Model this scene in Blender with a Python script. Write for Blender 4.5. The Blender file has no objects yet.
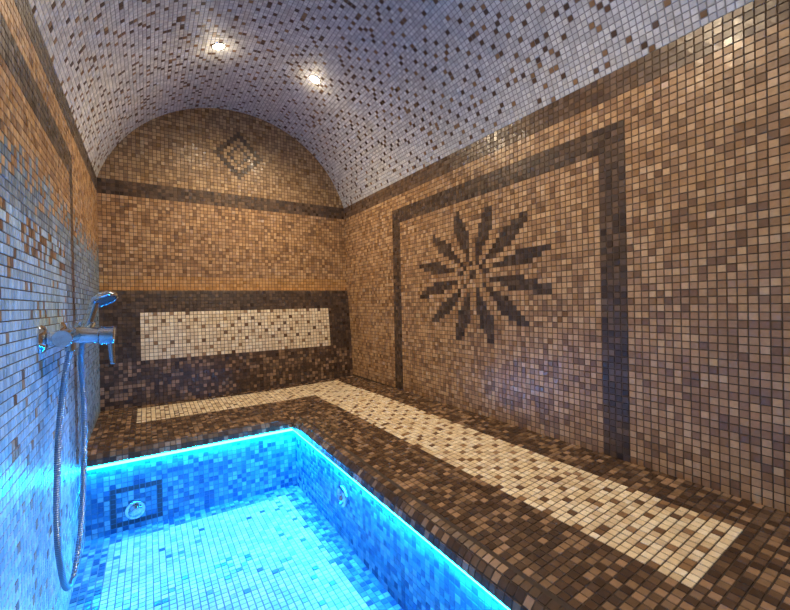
import bpy, math, random
from mathutils import Vector, Matrix
random.seed(7)
H=1.35            # camera height above pool floor; z below is given relative to the eye, then lifted by H
P=0.0308
XL,XR,YB,YF=-0.33,1.89,4.0,-1.18
ZS=1.08; ZC=0.732; R=1.163; XC=0.78
def lin(c):
    return tuple((x/255/12.92 if x/255<=0.04045 else ((x/255+0.055)/1.055)**2.4) for x in c)
def pick(pal,j=0.06):
    c=lin(random.choice(pal)); k=1+random.uniform(-j,j)
    return (c[0]*k,c[1]*k,c[2]*k)
WARM=[(180,142,100),(162,124,86),(194,156,114),(146,110,76),(170,132,94),(186,148,106),(128,95,66),(176,138,98),(152,116,82),(200,164,122)]
ARCH=[(182,150,110),(164,132,94),(192,162,122),(148,118,84),(172,140,104),(136,106,76)]
DARK=[(72,56,46),(88,70,56),(62,48,40),(102,82,66),(78,62,50)]
FLOW=[(70,56,48),(84,68,56),(62,50,42),(96,78,64),(76,60,50)]
LEDGE=[(84,64,50),(106,84,66),(68,52,42),(134,108,84),(96,74,58),(76,58,46),(156,126,100)]
BAND=[(110,86,66),(96,74,58),(120,96,76),(86,66,52)]
CREAM=[(238,220,188),(228,208,174),(244,230,202),(218,196,162)]
VAULT=[(218,218,216),(208,208,206),(226,226,222),(198,198,196)]
SPECK=[(126,94,62),(100,74,52),(150,116,78),(84,62,46)]
SPECKL=[(148,116,84),(126,96,70),(164,132,100),(106,80,60)]
OCHRE_GLOW=[(190,144,90),(174,130,78),(200,156,102)]  # gold tiles, warm glow above the backrest put into their colour
POOL_BLUELIT=[(90,158,190),(66,134,172),(112,176,202),(54,112,156),(80,144,180),(44,92,136)]  # pool tiles, blue of the LED light put into their colour
PWHITE_BLUELIT=[(160,210,226),(148,200,218),(172,216,230),(130,186,208)]  # white pool floor tiles, tinted with the blue LED light
LEFT_BLUELIT=[(132,152,166),(114,134,148),(148,168,182),(98,118,132),(124,144,158)]  # left wall tiles, blue light from the pool put into their colour
LCREAM_BLUELIT=[(168,196,214),(156,184,204),(180,206,222),(142,172,192)]  # pale left panel tiles, tinted with the same blue spill
LBAND=[(88,76,68),(76,64,56),(100,86,76),(66,56,50)]
GROUT=lin((90,72,54)); GROUTB=lin((66,114,146)); GROUTV=lin((148,146,146))

def mat_tile():
    m=bpy.data.materials.new("mosaic_tile"); m.use_nodes=True
    n=m.node_tree; b=n.nodes["Principled BSDF"]
    a=n.nodes.new("ShaderNodeAttribute"); a.attribute_name="tcol"
    tc=n.nodes.new("ShaderNodeTexCoord")
    no=n.nodes.new("ShaderNodeTexNoise"); no.inputs["Scale"].default_value=70; no.inputs["Detail"].default_value=4
    n.links.new(tc.outputs["Object"],no.inputs["Vector"])
    mr=n.nodes.new("ShaderNodeMapRange"); mr.inputs[3].default_value=0.74; mr.inputs[4].default_value=1.24
    n.links.new(no.outputs["Fac"],mr.inputs[0])
    mx=n.nodes.new("ShaderNodeVectorMath"); mx.operation='SCALE'
    n.links.new(a.outputs["Color"],mx.inputs[0]); n.links.new(mr.outputs[0],mx.inputs["Scale"])
    n.links.new(mx.outputs[0],b.inputs["Base Color"])
    n.links.new(a.outputs["Alpha"],b.inputs["Roughness"])
    bp=n.nodes.new("ShaderNodeBump"); bp.inputs["Strength"].default_value=0.12; bp.inputs["Distance"].default_value=0.004
    n.links.new(no.outputs["Fac"],bp.inputs["Height"]); n.links.new(bp.outputs[0],b.inputs["Normal"])
    return m
TILE=mat_tile()
def simple(name,col,rough=0.4,metal=0,emit=None,es=0,bump=0):
    m=bpy.data.materials.new(name); m.use_nodes=True; b=m.node_tree.nodes["Principled BSDF"]
    b.inputs["Base Color"].default_value=(*col,1); b.inputs["Roughness"].default_value=rough; b.inputs["Metallic"].default_value=metal
    if emit: b.inputs["Emission Color"].default_value=(*emit,1); b.inputs["Emission Strength"].default_value=es
    return m
CHROME=simple("chrome",(0.58,0.62,0.68),0.1,1)
RUBBER=simple("nozzle_rubber",(0.05,0.05,0.06),0.5)
LED=simple("led_glow",(0.2,0.5,0.8),0.4,0,(0.004,0.36,1.0),180)
LAMP=simple("lamp_glow",(1,0.9,0.7),0.4,0,(1,0.84,0.6),30)
HOSE=simple("braided_hose",(0.28,0.34,0.42),0.28,1)
nt=HOSE.node_tree; w=nt.nodes.new("ShaderNodeTexWave"); w.bands_direction='Z'; w.inputs["Scale"].default_value=40
tc=nt.nodes.new("ShaderNodeTexCoord"); nt.links.new(tc.outputs["Object"],w.inputs["Vector"])
bp=nt.nodes.new("ShaderNodeBump"); bp.inputs["Strength"].default_value=0.8; bp.inputs["Distance"].default_value=0.004
nt.links.new(w.outputs["Fac"],bp.inputs["Height"]); nt.links.new(bp.outputs[0],nt.nodes["Principled BSDF"].inputs["Normal"])

class B:
    def __init__(s): s.v=[];s.f=[];s.c=[]
BUF={}
def buf(k):
    if k not in BUF: BUF[k]=B()
    return BUF[k]
def quad(key,pts,col,rough=0.85):
    b=buf(key); o=len(b.v)
    b.v.extend(tuple(p) for p in pts); b.c.extend([(*col,rough)]*4); b.f.append((o,o+1,o+2,o+3))
def sheet(key,fp,u0,u1,v0,v1,nu,nv,col):
    for i in range(nu):
        for j in range(nv):
            a=u0+(u1-u0)*i/nu; c=u0+(u1-u0)*(i+1)/nu; d=v0+(v1-v0)*j/nv; e=v0+(v1-v0)*(j+1)/nv
            quad(key,[fp(a,d),fp(c,d),fp(c,e),fp(a,e)],col)
def tiles(fp,fn,u0,u1,v0,v1,nu,nv,colf,su=None,sv=None,gap=0.0032,h=0.0022,tilt=0.0005):
    du=(u1-u0)/nu; dv=(v1-v0)/nv
    su=su or 1; sv=sv or 1
    gu=gap/2/su; gv=gap/2/sv; bu=0.0012/su; bv=0.0012/sv
    for i in range(nu):
        for j in range(nv):
            uc=u0+(i+.5)*du; vc=v0+(j+.5)*dv
            r=colf(uc,vc,i,j)
            if r is None: continue
            key,col,ro=r
            b=buf(key); o=len(b.v)
            n=fn(uc,vc)
            a0,a1=uc-du/2+gu,uc+du/2-gu; b0,b1=vc-dv/2+gv,vc+dv/2-gv
            for (x,y) in ((a0,b0),(a1,b0),(a1,b1),(a0,b1)):
                p=fp(x,y); b.v.append((p[0]-n[0]*.0005,p[1]-n[1]*.0005,p[2]-n[2]*.0005))
            for (x,y) in ((a0+bu,b0+bv),(a1-bu,b0+bv),(a1-bu,b1-bv),(a0+bu,b1-bv)):
                p=fp(x,y); k=h+random.uniform(-tilt,tilt); b.v.append((p[0]+n[0]*k,p[1]+n[1]*k,p[2]+n[2]*k))
            b.c.extend([(*col,ro)]*8)
            b.f.append((o+4,o+5,o+6,o+7))
            for q in range(4):
                t=(q+1)%4; b.f.append((o+q,o+t,o+4+t,o+4+q))
def ro(): return random.uniform(0.24,0.44)

# ---- right wall
def flower(h,dz):
    x=h/0.62;y=dz/0.46; r=math.hypot(x,y)
    if r>1.02: return False
    if r<0.06: return True
    if r<0.16: return False
    th=math.degrees(math.atan2(y,x))
    d=(th-15)%30; d=min(d,30-d)
    if r>.68: hw=0.034+0.072*(1-(r-.68)/.34)
    else: hw=0.020+0.086*max(0,(r-.27)/.41)
    return r*math.sin(math.radians(d))<hw
def col_right(u,v,i,j):
    top=int((ZS-v)/P)
    if top<4: return ("wall_right",pick(BAND),ro())
    inY=0.938<u<2.97
    if inY and top>=8 and (top<12 or u>2.97-0.118 or u<0.938+0.118): 
        return ("trim_1",pick(DARK if random.random()<.8 else BAND),ro())
    if flower(1.96-u,v-0.18): return ("flower_mosaic",pick(FLOW),ro())
    return ("wall_right",pick(WARM),ro())
NU=168
fr=lambda u,v:(XR,u,v+H); nr=lambda u,v:(-1,0,0)
tiles(fr,nr,YF,4.0,ZS-60*P,ZS,NU,60,col_right)
sheet("wall_right",fr,YF,YB,-0.95,ZS+.02,1,1,GROUT)
# ---- left wall
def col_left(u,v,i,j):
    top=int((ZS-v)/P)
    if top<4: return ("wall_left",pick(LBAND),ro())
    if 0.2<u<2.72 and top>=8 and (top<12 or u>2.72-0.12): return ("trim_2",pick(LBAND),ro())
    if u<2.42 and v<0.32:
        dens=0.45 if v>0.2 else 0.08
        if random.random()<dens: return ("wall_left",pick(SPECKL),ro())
        return ("wall_left",pick(LCREAM_BLUELIT),ro())
    return ("wall_left",pick(LEFT_BLUELIT if v<0.45+random.uniform(-.1,.1) else WARM),ro())  # bluish colour low on the wall imitates light from the pool
fl=lambda u,v:(XL,u,v+H); nl=lambda u,v:(1,0,0)
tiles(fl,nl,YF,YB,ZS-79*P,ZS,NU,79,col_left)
sheet("wall_left",fl,YF,YB,-1.4,ZS+.02,1,1,GROUT)
# ---- back wall
NB=73; NBV=57
J0=round((1.475-0.155)/P-.5)
def col_back(u,v,i,j):
    top=math.floor((ZS-v)/P+.001)
    if math.hypot(u-XC,v-ZC)>R+0.03 and v>ZS: return None
    if top<0:
        m=abs(i-36)+abs(j-J0)
        if m in (6,7,3): return ("diamond_mosaic",pick(FLOW),ro())
        return ("wall_back",pick(ARCH),ro())
    if top<4: return ("wall_back",pick(DARK if random.random()<.6 else BAND),ro())
    if v<0.27: return ("wall_back",pick(OCHRE_GLOW),ro())
    return ("wall_back",pick(WARM),ro())
fb=lambda u,v:(u,YB,v+H); nb=lambda u,v:(0,-1,0)
tiles(fb,nb,XL,XR,0.156,0.156+NBV*P,NB,NBV,col_back)
sheet("wall_back",fb,XL-.02,XR+.02,-1.4,1.95,1,1,GROUT)
# ---- vault
TH=math.asin((XR-XC)/R)
fv=lambda u,v:(XC+R*math.sin(v),u,ZC+R*math.cos(v)+H)
nv_=lambda u,v:(-math.sin(v),0,-math.cos(v))
NVV=108; NUV=190
LIGHTS=[(0.463,2.99),(1.18,2.99),(0.463,1.0),(1.18,1.0)]
def col_vault(u,v,i,j):
    x=XC+R*math.sin(v)
    for lx,ly in LIGHTS:
        if math.hypot(x-lx,u-ly)<0.035: return None
    base=(i%4==0 and j%4==0) or (i%4==2 and j%4==2)
    pr=0.75 if base else 0.04
    if random.random()<pr:
        return ("ceiling",pick(SPECK),ro()+.08)
    return ("ceiling",pick(VAULT),ro()+.08)
tiles(fv,nv_,YF,YB,-TH,TH,NUV,NVV,col_vault,1,R)
sheet("ceiling",fv,YF,YB,-TH-.01,TH+.01,1,60,GROUTV)

# ---- bench: L-shaped
XP,YP=0.95,2.91
def hz(x,y):
    dx=max(0,x-XP)/(XR-XP); dy=max(0,y-YP)/(3.857-YP)
    a=max(dx,dy)
    if a==0: return -0.845
    s=math.atan2(dy,dx)/(math.pi/2)
    return -0.845+a*(0.077*(1-s)+0.035*s)
fw=lambda u,v:(u,v,hz(u,v)+H); nw=lambda u,v:(0,0,1)
def col_bench(u,v,i,j):
    if u<XP and v<YP: return None
    if v>3.86: return None
    strip=(1.26<u<1.67 and 0.49<v<3.777) or (3.365<v<3.777 and -0.07<u<1.67)
    if strip:
        if (i%4==0 and j%4==0) or (i%4==2 and j%4==2) :
            if random.random()<.9: return ("tiled_bench",pick(SPECKL),ro())
        if random.random()<0.03: return ("tiled_bench",pick(SPECKL),ro())
        return ("tiled_bench",pick(CREAM),ro())
    return ("tiled_bench",pick(LEDGE,.1),random.uniform(.15,.32))
tiles(fw,nw,XL,XR,YP-132*P,YP+32*P,72,164,col_bench)
GD=lin((64,52,44))
def sheetc(fp,u0,u1,v0,v1,nu,nv): sheet("tiled_bench",fp,u0,u1,v0,v1,nu,nv,GD)
sheetc(fw,XP,XR,YF,YP,6,6); sheetc(fw,XL,XP,YP,3.86,4,4); sheetc(fw,XP,XR,YP,3.86,10,10)
RR=0.065
def rim_side(u,a): return (XP-RR*math.sin(a),u,-0.845-RR+RR*math.cos(a)+H)
def rim_side_n(u,a): return (-math.sin(a),0,math.cos(a))
def rim_back(u,a): return (u,YP-RR*math.sin(a),-0.845-RR+RR*math.cos(a)+H)
def rim_back_n(u,a): return (0,-math.sin(a),math.cos(a))
def c_rs(u,a,i,j):
    if u>YP-RR*math.sin(a)+.012: return None
    return ("tiled_bench",pick(LEDGE,.1),random.uniform(.15,.32))
def c_rb(u,a,i,j):
    if u>XP-RR*math.sin(a)+.012: return None
    return ("tiled_bench",pick(LEDGE,.1),random.uniform(.15,.32))
tiles(rim_side,rim_side_n,YP-132*P,YP,0,math.pi/2,132,3,c_rs,1,RR)
tiles(rim_back,rim_back_n,XL,XP,0,math.pi/2,41,3,c_rb,1,RR)
sheet("tiled_bench",lambda u,a:rim_side(min(u,YP-RR*math.sin(a)),a),YF,YP,0,math.pi/2,1,8,GD)
sheet("tiled_bench",lambda u,a:rim_back(min(u,XP-RR*math.sin(a)),a),XL,XP,0,math.pi/2,1,8,GD)
ZL=-0.845-RR
PX,PY=0.925,2.885
for pts in ([(XP-RR,YF,ZL),(PX+.02,YF,ZL),(PX+.02,PY+.02,ZL),(XP-RR,YP-RR,ZL)],[(XL,YP-RR,ZL),(XP-RR,YP-RR,ZL),(PX+.02,PY+.02,ZL),(XL,PY+.02,ZL)]):
    quad("tiled_bench",[(x,y,z+H) for x,y,z in pts],GD)
# ---- pool
p2=0.03
ZF=-1.35
NP=134
def mott(u,v,i,j): return ("pool_basin",pick(POOL_BLUELIT,.12),random.uniform(.12,.28))
def c_pb(u,v,i,j):
    if -0.2<u<0.055 and -1.335<v<-1.08:
        if math.hypot(u+0.085,v+1.235)<.045: return None
        e=min(u+0.2,0.055-u,v+1.335,-1.08-v)
        if e<0.032: return ("pool_basin",lin((50,64,80)),.3)
    return mott(u,v,i,j)
tiles(lambda u,v:(PX,u,v+H),nr,PY-NP*p2,PY,ZF,ZL,NP,15,mott)
tiles(lambda u,v:(u,PY,v+H),nb,XL,PX,ZF,ZL,42,15,c_pb)
def c_fl(u,v,i,j):
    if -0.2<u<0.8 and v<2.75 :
        if random.random()<.05: return ("floor",pick(POOL_BLUELIT),.25)
        return ("floor",pick(PWHITE_BLUELIT),.25)
    return ("floor",pick(POOL_BLUELIT,.1),.25)
tiles(lambda u,v:(u,v,ZF+H),nw,XL,PX,PY-NP*p2,PY,42,NP,c_fl)
sheet("pool_basin",lambda u,v:(PX,u,v+H),YF,PY,ZF,ZL,1,1,GROUTB)
sheet("pool_basin",lambda u,v:(u,PY,v+H),XL,PX,ZF,ZL,1,1,GROUTB)
sheet("floor",lambda u,v:(u,v,ZF+H),XL,PX,YF,PY,1,1,GROUTB)
# ---- backrest
def fbk(u,s):
    y=3.857+0.093*s+0.022*math.sin(math.pi*s)*-1
    return (u,y,-0.81+0.96*s+H)
nbk=lambda u,s:(0,-.995,.09)
def c_bk(u,s,i,j):
    z=-0.81+.96*s
    if -0.05<u<1.65 and -0.44<z<-0.04:
        if (i%4==0 and j%4==0) or (i%4==2 and j%4==2):
            if random.random()<.75: return ("tiled_backrest",pick(SPECKL),ro())
        return ("tiled_backrest",pick(CREAM),ro())
    if z<-.44: return ("tiled_backrest",pick(LEDGE,.1),ro())
    return ("tiled_backrest",pick(DARK,.1),ro())
tiles(fbk,nbk,XL,XR,0,1,72,31,c_bk,1,.96)
sheet("tiled_backrest",fbk,XL,XR,0,1,1,10,GD)
tiles(lambda u,v:(u,v,0.15+H),nw,XL,XR,3.95,4.0,72,1,lambda u,v,i,j:("tiled_backrest",pick(OCHRE_GLOW),.35))
sheet("tiled_backrest",lambda u,v:(u,v,0.15+H),XL,XR,3.95,YB,1,1,GROUT)

for k,b in BUF.items():
    me=bpy.data.meshes.new(k); me.from_pydata(b.v,[],b.f)
    at=me.attributes.new("tcol",'FLOAT_COLOR','POINT')
    at.data.foreach_set("color",[x for c in b.c for x in c])
    me.materials.append(TILE); me.update()
    o=bpy.data.objects.new(k,me); bpy.context.collection.objects.link(o)

# ---- helpers for turned parts
def lathe(name,prof,org,axis,mat,seg=40,parent=None,mats=None):
    axis=Vector(axis).normalized(); q=Vector((0,0,1)).rotation_difference(axis)
    v=[];f=[]
    for r,h in prof:
        for k in range(seg):
            a=2*math.pi*k/seg
            v.append(tuple(Vector(org)+q@Vector((r*math.cos(a),r*math.sin(a),h))))
    for i in range(len(prof)-1):
        for k in range(seg):
            a=i*seg+k;b=i*seg+(k+1)%seg
            f.append((a,b,b+seg,a+seg))
    me=bpy.data.meshes.new(name); me.from_pydata(v,[],f)
    ms=mats or [mat]
    for m in ms: me.materials.append(m)
    if mats:
        for i in range(len(prof)-1):
            mi=1 if i==len(prof)-2 else 0
            for k in range(seg): me.polygons[i*seg+k].material_index=mi
    me.update()
    o=bpy.data.objects.new(name,me); bpy.context.collection.objects.link(o)
    for p in me.polygons: p.use_smooth=True
    md=o.modifiers.new("es",'EDGE_SPLIT'); md.split_angle=math.radians(35)
    if parent: o.parent=parent
    return o
def cyl(name,a,b,r,mat=CHROME,parent=None,ch=0.002,r2=None):
    a=Vector(a);b=Vector(b);L=(b-a).length;r2=r2 or r
    return lathe(name,[(0,0),(r-ch,0),(r,ch),(r2,L-ch),(r2-ch,L),(0,L)],a,b-a,mat,32,parent)
def tube(name,pts,r,mat,parent=None):
    cu=bpy.data.curves.new(name,'CURVE'); cu.dimensions='3D'; cu.bevel_depth=r; cu.bevel_resolution=5; cu.resolution_u=16
    s=cu.splines.new('BEZIER'); s.bezier_points.add(len(pts)-1)
    for q,p in zip(s.bezier_points,pts): q.co=p; q.handle_left_type='AUTO'; q.handle_right_type='AUTO'
    cu.materials.append(mat); cu.use_fill_caps=True
    t=bpy.data.objects.new(name+"_c",cu); bpy.context.collection.objects.link(t)
    dg=bpy.context.evaluated_depsgraph_get(); me=bpy.data.meshes.new_from_object(t.evaluated_get(dg))
    bpy.data.objects.remove(t)
    o=bpy.data.objects.new(name,me); bpy.context.collection.objects.link(o)
    for p in me.polygons: p.use_smooth=True
    if parent: o.parent=parent
    return o

# ---- downlights
for lx,ly in LIGHTS:
    a=math.asin((lx-XC)/R); z=ZC+R*math.cos(a)+H
    n=Vector((-math.sin(a),0,-math.cos(a)))
    o=lathe("ceiling_downlight",[(0.048,-.002),(0.050,0.004),(0.046,0.007),(0.042,0.007),(0.040,0.004),(0.0,0.004)],(lx,ly,z),n,CHROME,40,None,[CHROME,LAMP])
    l=bpy.data.lights.new("downlight_beam",'SPOT'); l.energy=84 if ly>2 else 68; l.spot_size=math.radians(158); l.spot_blend=1; l.shadow_soft_size=0.04; l.color=(1,.78,.52)
    lo=bpy.data.objects.new("downlight_beam",l); bpy.context.collection.objects.link(lo)
    lo.location=Vector((lx,ly,z))+n*0.03
    lo.rotation_euler=Vector((0,0,-1)).rotation_difference(n).to_euler()
    l2=bpy.data.lights.new("downlight_halo",'POINT'); l2.energy=0.9; l2.shadow_soft_size=0.04; l2.color=(1,.82,.6)
    lo2=bpy.data.objects.new("downlight_halo",l2); bpy.context.collection.objects.link(lo2); lo2.location=Vector((lx,ly,z))+n*0.09
    lo.parent=o; lo2.parent=o
# ---- LED strips
e=bpy.data.objects.new("led_strip_light",None); bpy.context.collection.objects.link(e)
def box(name,x0,x1,y0,y1,z0,z1,mat,parent=None):
    v=[(x,y,z+H) for x in(x0,x1) for y in(y0,y1) for z in(z0,z1)]
    f=[(0,1,3,2),(4,6,7,5),(0,4,5,1),(2,3,7,6),(0,2,6,4),(1,5,7,3)]
    me=bpy.data.meshes.new(name); me.from_pydata(v,[],f); me.materials.append(mat)
    o=bpy.data.objects.new(name,me); bpy.context.collection.objects.link(o)
    if parent:o.parent=parent
    return o
box("strip_side",0.900,0.918,YF,PY-.005,ZL-.022,ZL-.001,LED,e)
box("strip_back",XL+.005,0.900,PY-.025,PY-.007,ZL-.022,ZL-.001,LED,e)

# ---- pool fittings
lathe("pool_suction_fitting",[(0.0,.03),(0.03,.03),(0.036,.026),(0.036,.012),(0.052,.012),(0.056,.006),(0.056,.0)],(-.085,PY-.003,-1.235+H),(0,-1,0),CHROME)
lathe("pool_jet",[(0.0,.004),(0.018,.004),(0.022,.014),(0.034,.012),(0.044,.018),(0.058,.014),(0.062,.002),(0.062,.0)],(PX-.003,2.037,-1.09+H),(-1,0,0),CHROME)

# ---- shower mixer
S=bpy.data.objects.new("shower_mixer",None); bpy.context.collection.objects.link(S)
def W(x,y,z): return (x,y,z+H)
zb=-.105; xb=-.262
for k,y in enumerate((1.87,2.27)):
    lathe(f"rose_{k+1}",[(0.0,.022),(.02,.022),(.044,.014),(.052,.004),(.052,0)],W(XL+.003,y,zb),(1,0,0),CHROME,parent=S)
    cyl(f"union_{k+1}",W(XL+.01,y,zb),W(xb,y,zb),.02,parent=S)
    cyl(f"nut_{k+1}",W(XL+.03,y,zb),W(XL+.05,y,zb),.027,parent=S)
cyl("body",W(xb,1.83,zb),W(xb,2.31,zb),.031,parent=S)
cyl("cartridge",W(xb,2.06,zb),W(-.15,2.06,zb-.005),.033,parent=S)
cyl("knob",W(-.175,2.06,zb-.005),W(-.12,2.06,zb-.008),.039,parent=S,ch=.005)
cyl("lever",W(-.135,2.06,zb-.02),W(-.128,2.05,zb-.13),.012,parent=S,r2=.009)
cyl("outlet",W(xb,2.0,zb),W(xb,2.0,zb-.06),.016,parent=S)
cyl("holder_post",W(xb,2.12,zb),W(xb+.02,2.12,zb+.05),.014,parent=S)
cyl("holder_cup",W(xb+.03,2.12,zb+.0),W(xb+.052,2.12,zb+.055),.024,parent=S)
cyl("handset_grip",W(xb+.026,2.12,zb-.03),W(-.185,2.12,.052),.014,parent=S,r2=.017)
hd=Vector((.4,-.35,-.85)).normalized()
lathe("handset_head",[(0,-.03),(.02,-.028),(.044,-.014),(.052,.002),(.052,.008),(.047,.011),(.042,.010),(0,.010)],W(-.158,2.12,.045),hd,CHROME,parent=S,mats=[CHROME,RUBBER])
tube("hose",[W(xb,2.0,zb-.055),W(-.275,1.93,-.3),W(-.287,1.85,-.62),W(-.285,1.86,-.93),W(-.275,1.98,-1.08),W(-.262,2.11,-.99),W(-.25,2.19,-.7),W(-.245,2.2,-.4),W(xb+.015,2.16,-.22),W(xb+.026,2.12,zb-.03)],.0105,HOSE,S)

# ---- world, camera
w=bpy.data.worlds.new("world"); bpy.context.scene.world=w; w.use_nodes=True
w.node_tree.nodes["Background"].inputs[0].default_value=(.3,.6,1,1); w.node_tree.nodes["Background"].inputs[1].default_value=0.3  # bluish ambient fill, added to enter by the room's open end
cam=bpy.data.cameras.new("camera"); cam.sensor_width=36; cam.lens=389/790*36; cam.clip_start=0.02
co=bpy.data.objects.new("camera",cam); bpy.context.collection.objects.link(co)
co.matrix_world=Matrix.Translation((0,0,H))@Matrix.Rotation(math.radians(-32.5),4,'Z')@Matrix.Rotation(math.radians(90-.26),4,'X')@Matrix.Rotation(math.radians(-1.15),4,'Z')
bpy.context.scene.camera=co
bpy.context.scene.view_settings.view_transform='Standard'
